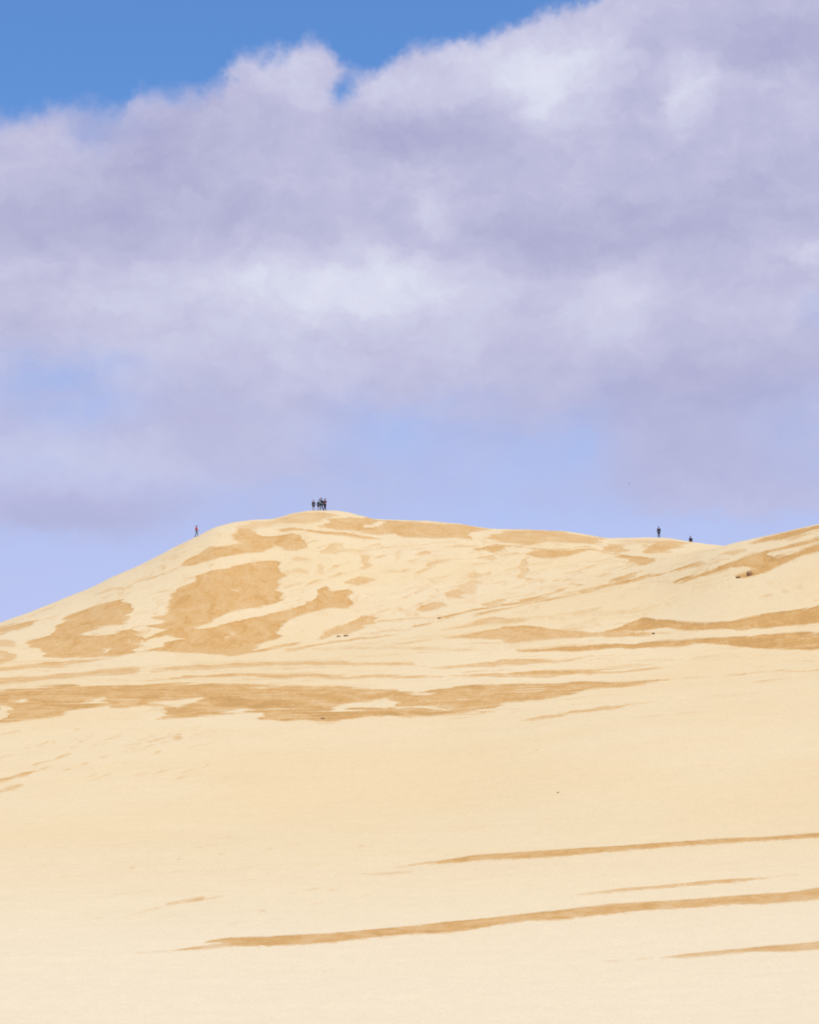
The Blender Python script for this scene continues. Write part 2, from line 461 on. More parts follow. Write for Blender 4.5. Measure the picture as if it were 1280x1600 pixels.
Pg(1.02, (965, 984), (981, 973), (995, 965), (1030, 969), (1060, 971), (1100, 971), (1140, 970), (1170, 966), (1200, 959), (1240, 953), (1285, 944), (1350, 932),
   (1350, 968), (1285, 975), (1240, 978), (1190, 982), (1150, 984), (1130, 982), (1100, 984), (1060, 983), (1035, 981), (1010, 984), (990, 985))
Pg(.8, (940, 990), (965, 983), (990, 985), (1012, 988), (1060, 986), (1060, 988), (1020, 991), (1000, 993), (980, 994), (950, 997))
St(.85, 2, (980, 986), (1000, 987), (1020, 989)); 
# stripes of the shelf
Pg(.6, (713, 981), (735, 973), (755, 967), (775, 965), (800, 968), (832, 968), (815, 973), (780, 976), (750, 979), (725, 984))
St(.5, 1.5, (800, 968), (850, 967), (900, 963), (960, 957), (1000, 954), (1025, 952))
St(.3, 2, (690, 985), (720, 981), (760, 973)); St(.25, 2, (860, 985), (930, 979)); St(.3, 2, (920, 973), (935, 979))
Pg(.78, (690, 997), (730, 992), (758, 986), (785, 979), (820, 978), (850, 982), (875, 983), (905, 985), (930, 988), (965, 987), (985, 990), (962, 996),
   (930, 995), (905, 997), (860, 998), (830, 1001), (800, 1004), (780, 1004), (785, 999), (760, 998), (730, 998), (700, 999))
St(.5, 2, (600, 1008), (640, 1004), (700, 998)); 
Pg(1.0, (800, 1013), (850, 1011), (920, 1008), (960, 1005), (1040, 1001), (1090, 998), (1130, 994), (1180, 992), (1215, 990), (1250, 988), (1290, 989), (1360, 990),
   (1360, 1012), (1290, 1015), (1215, 1015), (1180, 1013), (1150, 1010), (1120, 1007), (1080, 1008), (1040, 1010), (1000, 1012), (960, 1014), (910, 1017),
   (880, 1018), (840, 1017), (800, 1017))
Pg(.62, (655, 1041), (690, 1041), (720, 1038), (757, 1033), (800, 1031), (850, 1030), (905, 1028), (885, 1033), (840, 1037), (800, 1040), (760, 1042), (720, 1044), (690, 1045))
St(.3, 1.5, (880, 1030), (930, 1024)); St(.3, 1.5, (560, 1040), (650, 1042))
St(.6, 4, (235, 1049), (270, 1046), (320, 1043), (370, 1040), (420, 1037), (470, 1036), (520, 1036), (560, 1038), (640, 1039))
Pg(.68, (-40, 1064), (0, 1060), (60, 1055), (100, 1050), (150, 1047), (185, 1043), (215, 1041), (232, 1043), (215, 1050), (180, 1055), (140, 1056), (100, 1060),
   (50, 1066), (0, 1070), (-40, 1073))
St(.75, 3.6, (270, 1059), (320, 1056), (395, 1055), (460, 1056), (520, 1057), (560, 1057)); St(.75, 2.5, (540, 1057), (640, 1057), (700, 1057))
St(.5, 2, (220, 1063), (250, 1061), (280, 1058))
Pg(.78, (690, 1056), (740, 1053), (800, 1050), (860, 1048), (900, 1046), (960, 1045), (1000, 1042), (1050, 1043), (1010, 1048), (960, 1052), (900, 1055), (860, 1057), (800, 1058), (740, 1058))
# the long band
Pg(.90, (-50, 1082), (0, 1077), (60, 1073), (150, 1070), (220, 1068), (320, 1067), (400, 1068), (480, 1071), (560, 1075), (620, 1078), (660, 1079), (680, 1077), (730, 1071),
   (770, 1068), (830, 1067), (900, 1066), (960, 1066), (1000, 1064), (1055, 1059), (1000, 1069), (965, 1074), (920, 1078), (890, 1085), (855, 1093),
   (820, 1096), (790, 1099), (780, 1106), (740, 1111), (700, 1117), (670, 1121), (640, 1121), (600, 1119), (570, 1121), (545, 1126), (530, 1128), (510, 1130),
   (490, 1129), (480, 1125), (450, 1127), (408, 1126), (405, 1116), (380, 1115), (350, 1117), (320, 1118), (290, 1122), (245, 1125), (250, 1117), (260, 1112),
   (250, 1105), (220, 1103), (190, 1107), (170, 1107), (165, 1102), (140, 1107), (115, 1112), (100, 1119), (50, 1124), (0, 1130), (-50, 1135))
Hl((-5, 1101), (5, 1101), (15, 1106), (15, 1120), (-5, 1128))
Hl((520, 1110), (535, 1102), (570, 1096), (610, 1091), (626, 1096), (621, 1104), (607, 1107), (570, 1105), (545, 1108))
Hl((124, 1099), (150, 1092), (167, 1089), (160, 1095)); Hl((22, 1099), (38, 1092), (46, 1092), (40, 1097))
Hl((230, 1098), (262, 1096), (290, 1092), (312, 1088), (316, 1091), (297, 1099), (270, 1106), (252, 1100))
Hl((640, 1106), (670, 1104), (702, 1105), (670, 1108)); Hl((625, 1081), (660, 1081), (685, 1083), (650, 1085))
Hl((345, 1113), (380, 1108), (395, 1110), (375, 1115)); Hl((600, 1108), (640, 1106), (640, 1109))
Pg(1.12, (-40, 1086), (0, 1083), (20, 1083), (16, 1095), (-40, 1097))
Pg(1.12, (60, 1094), (90, 1094), (120, 1099), (160, 1096), (175, 1092), (180, 1100), (120, 1106), (70, 1102))
Pg(1.12, (200, 1089), (240, 1086), (262, 1089), (235, 1092)); 
Pg(1.12, (320, 1087), (360, 1088), (400, 1093), (440, 1094), (500, 1100), (520, 1112), (560, 1111), (600, 1111), (630, 1115), (600, 1118), (550, 1123), (515, 1126), (480, 1119), (440, 1112), (400, 1107), (340, 1102))
Pg(1.12, (640, 1112), (680, 1111), (720, 1110), (690, 1117), (650, 1119))
Pg(.65, (817, 1127), (850, 1119), (880, 1113), (890, 1108), (920, 1107), (945, 1104), (985, 1100), (960, 1109), (920, 1113), (897, 1116), (880, 1122), (850, 1126), (830, 1128))
Pg(.5, (1120, 1056), (1150, 1052), (1180, 1051), (1160, 1057), (1130, 1058))
St(.35, 2, (1175, 1052), (1220, 1048), (1280, 1047), (1340, 1046)); St(.3, 1.5, (1170, 1068), (1200, 1062), (1238, 1058)); St(.35, 1.6, (950, 1105), (985, 1101), (1020, 1098))
# foreground slope
St(.7, 3, (-30, 1229), (0, 1221), (32, 1212), (52, 1205)); St(.45, 1.6, (50, 1206), (80, 1196))
St(.5, 1.8, (50, 1196), (92, 1184), (117, 1177)); St(.65, 2.3, (-20, 1243), (0, 1236), (20, 1230), (36, 1226))
St(.35, 1.5, (95, 1204), (110, 1201)); St(.4, 1.6, (120, 1198), (145, 1190)); St(.3, 1.4, (150, 1187), (178, 1180)); St(.35, 2, (163, 1155), (186, 1150))
St(.3, 1.5, (145, 1165), (160, 1160))
St(.7, 1.5, (122, 1160), (131, 1157)); St(.5, 1.5, (230, 1160), (250, 1154), (266, 1150), (287, 1147))
Pg(.62, (262, 1152), (281, 1149), (279, 1157), (271, 1156)); St(.4, 1.5, (243, 1177), (253, 1172))
Pg(.65, (262, 1412), (290, 1406), (318, 1401), (316, 1408), (300, 1411)); St(.4, 1.2, (318, 1405), (344, 1401)); St(.22, 2, (190, 1433), (230, 1424), (290, 1409))
St(.4, 2, (566, 1366), (600, 1366), (638, 1363)); St(.3, 1.5, (475, 1392), (502, 1387)); St(.35, 1.5, (510, 1391), (524, 1390)); St(.2, 2, (610, 1357), (640, 1353))
for q in ((410, 1423), (277, 1343), (420, 1327), (561, 1323), (345, 1335), (836, 1172), (205, 1357)):
    St(.4, 1.4, (q[0] - 4, q[1] + 1), (q[0] + 4, q[1] - 1))
St(.8, 1.8, (640, 1352), (665, 1349), (720, 1344)); Pg(.9, (676, 1349), (690, 1344), (740, 1336), (840, 1329), (940, 1323), (1020, 1317), (1120, 1311), (1200, 1307), (1290, 1301), (1360, 1296), (1360, 1302),
   (1290, 1308), (1200, 1314), (1120, 1319), (1030, 1325), (950, 1332), (880, 1338), (830, 1341), (760, 1344), (720, 1348), (690, 1350), (668, 1351))
Pg(.72, (900, 1399), (970, 1388), (1040, 1382), (1100, 1376), (1160, 1372), (1215, 1369), (1160, 1378), (1110, 1382), (1040, 1388), (970, 1393)); St(.25, 1.6, (1200, 1370), (1250, 1366))
St(.75, 2.2, (270, 1485), (310, 1480), (360, 1474), (420, 1470)); St(.8, 2.6, (320, 1472), (360, 1468), (420, 1465)); St(.8, 2.4, (290, 1484), (340, 1479), (400, 1476)); Pg(.92, (330, 1479), (378, 1469), (434, 1462), (510, 1458), (571, 1452), (640, 1446), (700, 1440), (760, 1434), (840, 1425), (960, 1412), (1060, 1406),
   (1160, 1399), (1240, 1393), (1290, 1385), (1370, 1374), (1370, 1394), (1290, 1404), (1260, 1407), (1190, 1413), (1140, 1413), (1080, 1419), (1000, 1424), (930, 1431),
   (880, 1438), (830, 1439), (790, 1444), (750, 1451), (700, 1458), (640, 1459), (580, 1465), (520, 1472), (450, 1477), (400, 1479))
St(.3, 1.5, (215, 1488), (260, 1486), (300, 1483))
Pg(.75, (1030, 1497), (1075, 1490), (1140, 1484), (1200, 1478), (1240, 1475), (1290, 1469), (1350, 1462), (1350, 1476), (1290, 1484), (1230, 1487), (1170, 1488), (1110, 1494), (1070, 1497))
St(.3, 1.4, (945, 1503), (972, 1500)); St(.35, 1.4, (992, 1500), (1016, 1497))

# many thin overlapping wind streaks between the patches
rs_ = random.Random(11)
for n_, x0, x1, y0, y1, sl, ln, wd, st in ((46, 440, 960, 850, 960, -.28, (8, 34), (.7, 1.9), (.2, .5)), (40, 560, 1000, 955, 1050, -.06, (20, 90), (.6, 1.3), (.18, .42)),
                                           (30, 0, 560, 1030, 1064, -.05, (20, 100), (.6, 1.3), (.18, .42)), (26, 690, 1150, 872, 950, -.24, (15, 60), (.5, 1.2), (.15, .35)),
                                           (22, 1000, 1290, 880, 975, -.2, (8, 40), (.6, 1.2), (.12, .3)), (26, 0, 300, 900, 1020, -.3, (8, 40), (.6, 1.5), (.15, .35)),
                                           (30, 760, 1280, 1018, 1120, -.06, (10, 60), (.6, 1.4), (.10, .28)), (24, 0, 330, 1130, 1215, -.3, (6, 26), (.7, 1.5), (.15, .4)),
                                           (26, 60, 760, 1300, 1450, -.1, (6, 36), (.6, 1.3), (.10, .28)), (20, 560, 960, 840, 885, -.06, (8, 40), (.8, 1.9), (.2, .5)),
                                           (16, 240, 800, 1072, 1124, -.04, (10, 50), (.8, 2), (.4, .9))):
    for _q in range(n_):
        xa, ya = rs_.uniform(x0, x1), rs_.uniform(y0, y1)
        L_ = rs_.uniform(*ln)
        k_ = sl * rs_.uniform(.6, 1.4)
        St(rs_.uniform(*st), rs_.uniform(*wd), (xa - L_, ya - k_ * L_), (xa, ya + rs_.uniform(-1, 1)), (xa + L_, ya + k_ * L_))

PX, PY = project(GX, GY, GZ)
ROWG = sum(seg_n[:6])
rowi = np.arange(NR)[:, None] * np.ones((1, NCOL))
face = (rowi <= ROWG) & (rowi > seg_n[0]) & (np.abs(cols)[None, :] < R(11.6))
hidden = (rowi > sum(seg_n[:5]) + 2) & (PX > 1150)
face &= ~hidden
AS, WD = 1.6, 7.0                                     # vertical weight of the distance, width of the soft rim
idx = np.nonzero(face.ravel())[0]
qx, qy = PX.ravel()[idx], PY.ravel()[idx]
# the outlines wander a little, as wind-cut edges do
wx = GX.ravel()[idx]; wy = GY.ravel()[idx]
wob = 0.35 + 0.65 * sstep(np.hypot(wx, wy), 140, 240)
jx = wob * (5.0 * fbm(wx / 2.6, wy / 6.5, 31, 3) + 16.0 * fbm(wx / 16, wy / 2.1, 63, 3))
jy = wob * 3.4 * fbm(wx / 3.4, wy / 7.5, 47, 3)
qx, qy = qx + jx, qy + jy
order = np.argsort(qy)
sy = qy[order]
edge = np.full(len(idx), -WD)
stren = np.full(len(idx), 0.6)


def seg_dist(x, y, p, q):
    dx, dy = q[0] - p[0], (q[1] - p[1]) * AS
    ax, ay = x - p[0], (y - p[1]) * AS
    t = np.clip((ax * dx + ay * dy) / (dx * dx + dy * dy + 1e-9), 0, 1)
    return np.hypot(ax - t * dx, ay - t * dy), t


def tips(pts_):
    """patches that run on past the view thin out to a point"""
    o_ = []
    for p, q in zip(pts_, pts_[1:] + pts_[:1]):
        o_.append(p)
        if p[0] > 1325 and q[0] > 1325:
            o_.append((max(p[0], q[0]) + 75, (p[1] + q[1]) / 2 - 6))
        elif p[0] < -22 and q[0] < -22:
            o_.append((min(p[0], q[0]) - 75, (p[1] + q[1]) / 2 + 6))
    return tuple(o_)


for it in D:
    kind, s, pts_ = it[0], it[1], it[2]
    if kind == 'P':
        pts_ = tips(tuple(pts_))
    xs, ys = [p[0] for p in pts_], [p[1] for p in pts_]
    lo, hi = np.searchsorted(sy, [min(ys) - 10, max(ys) + 10])
    sel = order[lo:hi]
    sel = sel[(qx[sel] > min(xs) - 12) & (qx[sel] < max(xs) + 12)]
    x, y = qx[sel], qy[sel]
    dist = np.full(len(sel), 1e9)
    if kind == 'S':
        n = len(pts_) - 1
        for k in range(n):
            dd, t = seg_dist(x, y, pts_[k], pts_[k + 1])
            u = (k + t) / n
            wloc = it[3] * AS * (0.55 + 0.45 * np.sin(np.pi * np.clip(u, 0.02, 0.98)))
            dist = np.minimum(dist, dd - wloc)
        sd = -dist
    else:
        ins = np.zeros(len(sel), bool)
        for k in range(len(pts_)):
            p, q = pts_[k], pts_[(k + 1) % len(pts_)]
            dd, _ = seg_dist(x, y, p, q)
            dist = np.minimum(dist, dd)
            if p[1] != q[1]:
                c = ((p[1] > y) != (q[1] > y)) & (x < (q[0] - p[0]) * (y - p[1]) / (q[1] - p[1]) + p[0])
                ins ^= c
        sd = np.where(ins, dist, -dist)
    if kind == 'H':
        edge[sel] = np.minimum(edge[sel], -sd)
    else:
        up = (sd > edge[sel]) | ((sd > 0) & (s > stren[sel]))
        blend = sstep(sd, -1.5, 1.5)
        stren[sel] = np.where(edge[sel] > 0, stren[sel] + blend * (s - stren[sel]) * (s > stren[sel]), np.where(up, s, stren[sel]))
        edge[sel] = np.maximum(edge[sel], sd)
DAMP = np.zeros(NR * NCOL)
STR = np.full(NR * NCOL, 0.75)
DAMP[idx] = np.clip(0.5 + edge / (2 * WD), 0, 1)
STR[idx] = stren
# ground no one sees in the photograph: the same kind of stripped patches
oth = ~face.ravel()
ox, oy = GX.ravel()[oth], GY.ravel()[oth]
rr = np.hypot(ox, oy)
far_mask = sstep(rr, 90, 200)
fz = fbm(ox / 60, oy / 22, 77, 4) * 1.6 - 0.28
gate = 1.0 - sstep(np.abs(np.arctan2(ox, oy)), R(11.6), R(16))
DAMP[oth] = np.clip(0.5 + fz * far_mask - 0.35 * (1 - far_mask) - gate, 0, 1)
DAMP2 = DAMP.reshape(NR, NCOL)
GZ = GZ - (0.012 + 0.06 * sstep(GR, 200, 285)) * sstep(DAMP2, 0.42, 0.62)
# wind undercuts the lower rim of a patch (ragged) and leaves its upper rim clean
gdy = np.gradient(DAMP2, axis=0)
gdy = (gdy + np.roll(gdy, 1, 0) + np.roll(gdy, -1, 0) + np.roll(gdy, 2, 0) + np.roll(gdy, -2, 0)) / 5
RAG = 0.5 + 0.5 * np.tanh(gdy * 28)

# ---- mesh
verts = np.stack([GX, GY, GZ], -1).reshape(-1, 3)
ii = np.arange(NR - 1)[:, None] * NCOL
jj = np.arange(NCOL)[None, :]
jn = (jj + 1) % NCOL
quads = np.stack([ii + jj, ii + jn, ii + NCOL + jn, ii + NCOL + jj], -1).reshape(-1, 4)[:, ::-1]
centre = len(verts)
verts = np.vstack([verts, [[0, 0, -1.62]]])
fan = np.stack([np.full(NCOL, centre), jn[0], jj[0]], -1)[:, ::-1]
fan = fan[:, ::-1] if False else fan
loops = np.concatenate([quads.ravel(), fan.ravel()]).astype(np.int32)
starts = np.concatenate([np.arange(len(quads)) * 4, len(quads) * 4 + np.arange(NCOL) * 3]).astype(np.int32)
me = bpy.data.meshes.new('sand_dunes')
me.vertices.add(len(verts))
me.vertices.foreach_set('co', verts.astype(np.float32).ravel())
me.loops.add(len(loops))
me.loops.foreach_set('vertex_index', loops)
me.polygons.add(len(starts))
me.polygons.foreach_set('loop_start', starts)
me.update(calc_edges=True)
me.polygons.foreach_set('use_smooth', np.ones(len(starts), bool))
at = me.attributes.new('damp', 'FLOAT', 'POINT')
at.data.foreach_set('value', np.append(DAMP, 0).astype(np.float32))
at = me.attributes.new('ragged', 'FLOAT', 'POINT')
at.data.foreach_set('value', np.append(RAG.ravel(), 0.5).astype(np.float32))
at = me.attributes.new('wetness', 'FLOAT', 'POINT')
at.data.foreach_set('value', np.append(STR, 0.7).astype(np.float32))
dunes = bpy.data.objects.new('sand_dunes', me)
C.objects.link(dunes)
dunes['kind'] = 'structure'

# ---- sand
sand = bpy.data.materials.new('sand')
sand.use_nodes = True
sand.node_tree.nodes.clear()
S = NT(sand.node_tree)
so = S.n('ShaderNodeOutputMaterial')
bs = S.n('ShaderNodeBsdfPrincipled')
sand.node_tree.links.new(bs.outputs[0], so.inputs[0])
pos = S.n('ShaderNodeTexCoord').outputs['Object']
a1 = S.n('ShaderNodeAttribute', attribute_name='damp').outputs['Fac']
a2 = S.n('ShaderNodeAttribute', attribute_name='wetness').outputs['Fac']
rag = S.n('ShaderNodeAttribute', attribute_name='ragged').outputs['Fac']
pst = S.vec('MULTIPLY', pos, (0.85, 0.34, 0.0))
nf = S.noise(pst, 0.9, 8, 0.70, 0.5)
py_ = S.n('ShaderNodeSeparateXYZ')
S.put(py_.inputs[0], pos)
near = S.smooth(py_.outputs[1], 130, 230, 1.0, 0.0)
nf2 = S.noise(pst, 2.4, 7, 0.68, 0.5)
nf = S.math('ADD', S.math('MULTIPLY', nf, S.math('SUBTRACT', 1.0, near)), S.math('MULTIPLY', nf2, near))
nc = S.noise(pst, 0.28, 4, 0.55, 0.5)
nh = S.noise(S.vec('MULTIPLY', pos, (2.2, 0.9, 0.0)), 2.0, 5, 0.75)
n_rag = S.math('ADD', S.math('MULTIPLY', S.math('SUBTRACT', nf, 0.5), 1.0), S.math('MULTIPLY', S.math('SUBTRACT', nh, 0.5), 0.75))
v = S.math('MULTIPLY_ADD', n_rag, S.math('MULTIPLY_ADD', rag, 1.15, 0.2), a1)
v = S.math('ADD', v, S.math('MULTIPLY', S.math('SUBTRACT', nc, 0.5), 0.30))
# thin wind-drawn layers on the flat shelf
n_str = S.noise(S.vec('MULTIPLY', pos, (0.13, 0.62, 0.0)), 1.0, 6, 0.66, 0.9)
shelf = S.math('MULTIPLY', S.smooth(py_.outputs[1], 205, 228), S.smooth(py_.outputs[1], 262, 285, 1.0, 0.0))
v = S.math('SUBTRACT', v, S.math('MULTIPLY', shelf, S.smooth(n_str, 0.34, 0.47, 0.55, 0.0)))
v = S.math('MINIMUM', v, S.math('MULTIPLY', a1, 1.9))
soft = S.smooth(S.noise(pst, 0.14, 2, 0.5), 0.4, 0.65, 0.07, 0.30)
m = S.smooth(v, S.math('SUBTRACT', 0.5, soft), S.math('ADD', 0.5, soft))
# inside a patch dry grains still drift over the damp sand
n_in = S.noise(pst, 0.45, 5, 0.6, 0.8)
n_in2 = S.noise(pst, 2.6, 5, 0.7, 0.4)
cov = S.math('MULTIPLY_ADD', S.math('SUBTRACT', n_in, 0.5), 1.05, a2)
cov = S.math('MULTIPLY_ADD', S.math('SUBTRACT', n_in2, 0.5), 0.75, cov)
cov = S.math('MULTIPLY_ADD', S.math('MULTIPLY', S.math('SUBTRACT', n_str, 0.5), 1.25), shelf, cov)
# the ragged lower rim carries a thinning film of dry grains, the upper rim is coloured a little darker
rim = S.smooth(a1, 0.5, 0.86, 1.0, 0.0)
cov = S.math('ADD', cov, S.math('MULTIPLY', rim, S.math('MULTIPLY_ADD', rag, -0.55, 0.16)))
fleck = S.smooth(S.noise(pst, 0.8, 6, 0.72, 1.2), 0.60, 0.70, 0.0, 0.55)
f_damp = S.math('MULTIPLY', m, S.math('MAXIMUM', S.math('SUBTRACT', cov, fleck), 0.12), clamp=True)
# faint marks between the patches: thin damp film showing through
n_ft = S.noise(S.vec('MULTIPLY', pos, (0.34, 0.16, 0.0)), 1.0, 7, 0.68, 0.7)
n_ft2 = S.noise(S.vec('MULTIPLY', pos, (0.05, 0.04, 0.0)), 1.0, 3, 0.5)
faint = S.math('MULTIPLY', S.smooth(n_ft, 0.53, 0.70), S.smooth(n_ft2, 0.42, 0.62))
faint = S.math('MULTIPLY', faint, S.smooth(py_.outputs[1], 275, 300, 0.0, 0.58))
lines = S.math('MULTIPLY', S.smooth(n_str, 0.54, 0.70), S.math('MULTIPLY', shelf, 0.26))
f_damp = S.math('MAXIMUM', f_damp, S.math('MAXIMUM', faint, lines))
DRY, DRY2, DRY3 = (0.556, 0.430, 0.243), (0.562, 0.446, 0.268), (0.545, 0.405, 0.226)
DAMPC, WET = (0.455, 0.264, 0.093), (0.375, 0.212, 0.070)
big = S.noise(S.vec('MULTIPLY', pos, (0.03, 0.03, 0.0)), 1.0, 5, 0.55, 0.6)
dry = S.mix(S.smooth(big, 0.38, 0.64), DRY, DRY2)
dry = S.mix(S.math('MULTIPLY', S.smooth(S.noise(S.vec('MULTIPLY', pos, (0.11, 0.10, 0.0)), 1.0, 5, 0.6), 0.5, 0.75), 0.5), dry, DRY3)
# whiter, finer sand gathers at the foot of the slope
ps = S.n('ShaderNodeSeparateXYZ')
S.put(ps.inputs[0], pos)
foot = S.math('MULTIPLY_ADD', S.math('SUBTRACT', big, 0.5), 90.0, ps.outputs[1])
dry = S.mix(S.smooth(foot, 75, 165, 0.9, 0.0), dry, (0.585, 0.490, 0.330))
# grain and small wind marks
gr = S.noise(S.vec('MULTIPLY', pos, (1.0, 0.35, 0.0)), 7.0, 3, 0.8)
gr2 = S.noise(pst, 1.6, 6, 0.75)
g = S.math('ADD', S.math('MULTIPLY', S.math('SUBTRACT', gr, 0.5), 0.20), S.math('MULTIPLY_ADD', S.math('SUBTRACT', gr2, 0.5), 0.14, 1.0))
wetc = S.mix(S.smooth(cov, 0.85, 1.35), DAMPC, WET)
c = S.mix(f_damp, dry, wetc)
gv = S.n('ShaderNodeVectorMath', operation='SCALE')
S.put(gv.inputs[0], c)
S.put(gv.inputs['Scale'], g)
S.put(bs.inputs['Base Color'], gv.outputs[0])
bs.inputs['Roughness'].default_value = 0.95
bs.inputs['Specular IOR Level'].default_value = 0.08
bp = S.n('ShaderNodeBump')
bp.inputs['Strength'].default_value = 0.22
bp.inputs['Distance'].default_value = 0.12
hgt = S.math('ADD', S.math('MULTIPLY', nf, 0.6), S.math('MULTIPLY', S.noise(pos, 1.6, 5, 0.65), 0.5))
S.put(bp.inputs['Height'], hgt)
S.put(bs.inputs['Normal'], bp.outputs[0])
me.materials.append(sand)

# ------------------------------------------------------------------ people and small things
def mat(name, colr, rough=0.85, var=0.15, scale=14):
    mt = bpy.data.materials.new(name)
    mt.use_nodes = True
    t = NT(mt.node_tree)
    b = mt.node_tree.nodes['Principled BSDF']
    p = t.n('ShaderNodeTexCoord').outputs['Object']
    n = t.smooth(t.noise(p, scale, 4, 0.6), 0.3, 0.7)
    t.put(b.inputs['Base Color'], t.mix(n, tuple(x * (1 - var) for x in colr), tuple(x * (1 + var) for x in colr)))
    b.inputs['Roughness'].default_value = rough
    b.inputs['Specular IOR Level'].default_value = 0.2
    return mt


M = {'skin': mat('skin', (0.30, 0.165, 0.11), 0.6, 0.06), 'hair': mat('hair', (0.03, 0.022, 0.017), 0.6),
     'charcoal': mat('charcoal_cloth', (0.035, 0.033, 0.045)), 'navy': mat('navy_cloth', (0.02, 0.024, 0.045)),
     'green': mat('dark_green_cloth', (0.012, 0.045, 0.038)), 'teal': mat('dark_teal_cloth', (0.01, 0.036, 0.036)),
     'red': mat('red_cloth', (0.50, 0.07, 0.07)), 'maroon': mat('maroon_cloth', (0.14, 0.03, 0.04)),
     'grey': mat('grey_cloth', (0.20, 0.21, 0.26)), 'black': mat('black_cloth', (0.016, 0.015, 0.018)), 'shoe': mat('shoe', (0.05, 0.04, 0.035)),
     'pale': mat('pale_cloth', (0.45, 0.45, 0.48)), 'clod': mat('damp_clod', (0.29, 0.17, 0.085), 0.95, 0.25, 9), 'bird': mat('dark_feathers', (0.03, 0.03, 0.035))}


def link(name, mesh, m_, parent=None):
    o = bpy.data.objects.new(name, mesh)
    C.objects.link(o)
    if m_ is not None:
        mesh.materials.clear()
        mesh.materials.append(m_)
    if parent is not None:
        o.parent = parent
    return o


def skinned(nodes, edges, root, levels=1, extra=None):
    """a continuous tapering surface grown on a skeleton: nodes {name: (xyz, rx, ry)}"""
    names = list(nodes)
    m_ = bpy.data.meshes.new('body')
    m_.from_pydata([nodes[n][0] for n in names], [(names.index(a), names.index(b)) for a, b in edges], [])
    o = bpy.data.objects.new('tmp', m_)
    C.objects.link(o)
    o.modifiers.new('skin', 'SKIN').use_smooth_shade = True
    for i, n in enumerate(names):
        sv = m_.skin_vertices[0].data[i]
        sv.radius = (nodes[n][1], nodes[n][2])
        sv.use_root = (n == root)
    sb = o.modifiers.new('sub', 'SUBSURF')
    sb.levels = sb.render_levels = levels
    dg = bpy.context.evaluated_depsgraph_get()
    dg.update()
    res = bpy.data.meshes.new_from_object(o.evaluated_get(dg))
    bpy.data.objects.remove(o)
    if extra:
        bm = bmesh.new()
        bm.from_mesh(res)
        extra(bm)
        for f_ in bm.faces:
            f_.smooth = True
        bm.to_mesh(res)
        bm.free()
    return res


def taper(bm, p, q, r0, r1, n=6):
    p, q = Vector(p), Vector(q)
    ax = (q - p).normalized()
    u = ax.orthogonal().normalized()
    w = ax.cross(u)
    ring = lambda c, r: [bm.verts.new(c + (u * math.cos(k * 2 * math.pi / n) + w * math.sin(k * 2 * math.pi / n)) * r) for k in range(n)]
    a, mdl, b = ring(p, r0), ring((p + q) / 2, (r0 + r1) / 2), ring(q, r1)
    for s, t in ((a, mdl), (mdl, b)):
        for k in range(n):
            bm.faces.new((s[k], s[(k + 1) % n], t[(k + 1) % n], t[k]))
    bm.faces.new(a[::-1])
    bm.faces.new(b)


def ellip(bm, c, r, sub=2, cut=None):
    g_ = bmesh.ops.create_icosphere(bm, subdivisions=sub, radius=1.0)
    for v_ in g_['verts']:
        v_.co = Vector((v_.co.x * r[0] + c[0], v_.co.y * r[1] + c[1], v_.co.z * r[2] + c[2]))
    if cut is not None:
        bmesh.ops.delete(bm, geom=[v_ for v_ in g_['verts'] if cut(v_.co)], context='VERTS')


def bm_mesh(fn, name='part'):
    bm = bmesh.new()
    fn(bm)
    for f_ in bm.faces:
        f_.smooth = True
    m_ = bpy.data.meshes.new(name)
    bm.to_mesh(m_)
    bm.free()
    return m_


def skeleton(pose):
    J = {'pelvis': (0, 0, .93), 'spine': (0, .01, 1.12), 'chest': (0, 0, 1.33), 'neck': (0, 0, 1.48), 'chin': (0, -.015, 1.55), 'head': (0, -.015, 1.64), 'crown': (0, 0, 1.72)}
    for s, n in ((-1, 'r'), (1, 'l')):
        J['sh' + n] = (s * .175, 0, 1.40)
        J['el' + n] = (s * .235, .03, 1.13)
        J['wr' + n] = (s * .24, -.03, .88)
        J['ha' + n] = (s * .24, -.05, .80)
        J['hip' + n] = (s * .095, 0, .88)
        J['kn' + n] = (s * .11, -.03, .49)
        J['an' + n] = (s * .115, .02, .085)
        J['toe' + n] = (s * .14, -.15, .035)
    J.update(pose)
    return J


RAD = {'pelvis': (.135, .105), 'spine': (.12, .09), 'chest': (.145, .105), 'neck': (.055, .055), 'chin': (.062, .07), 'head': (.078, .095), 'crown': (.055, .065),
       'sh': (.062, .06), 'el': (.042, .042), 'wr': (.03, .026), 'ha': (.038, .022), 'hip': (.092, .09), 'kn': (.06, .06), 'an': (.038, .04), 'toe': (.038, .028)}


def rad(n, add=0.0):
    k = n if n in RAD else n[:-1]
    return RAD[k][0] + add, RAD[k][1] + add


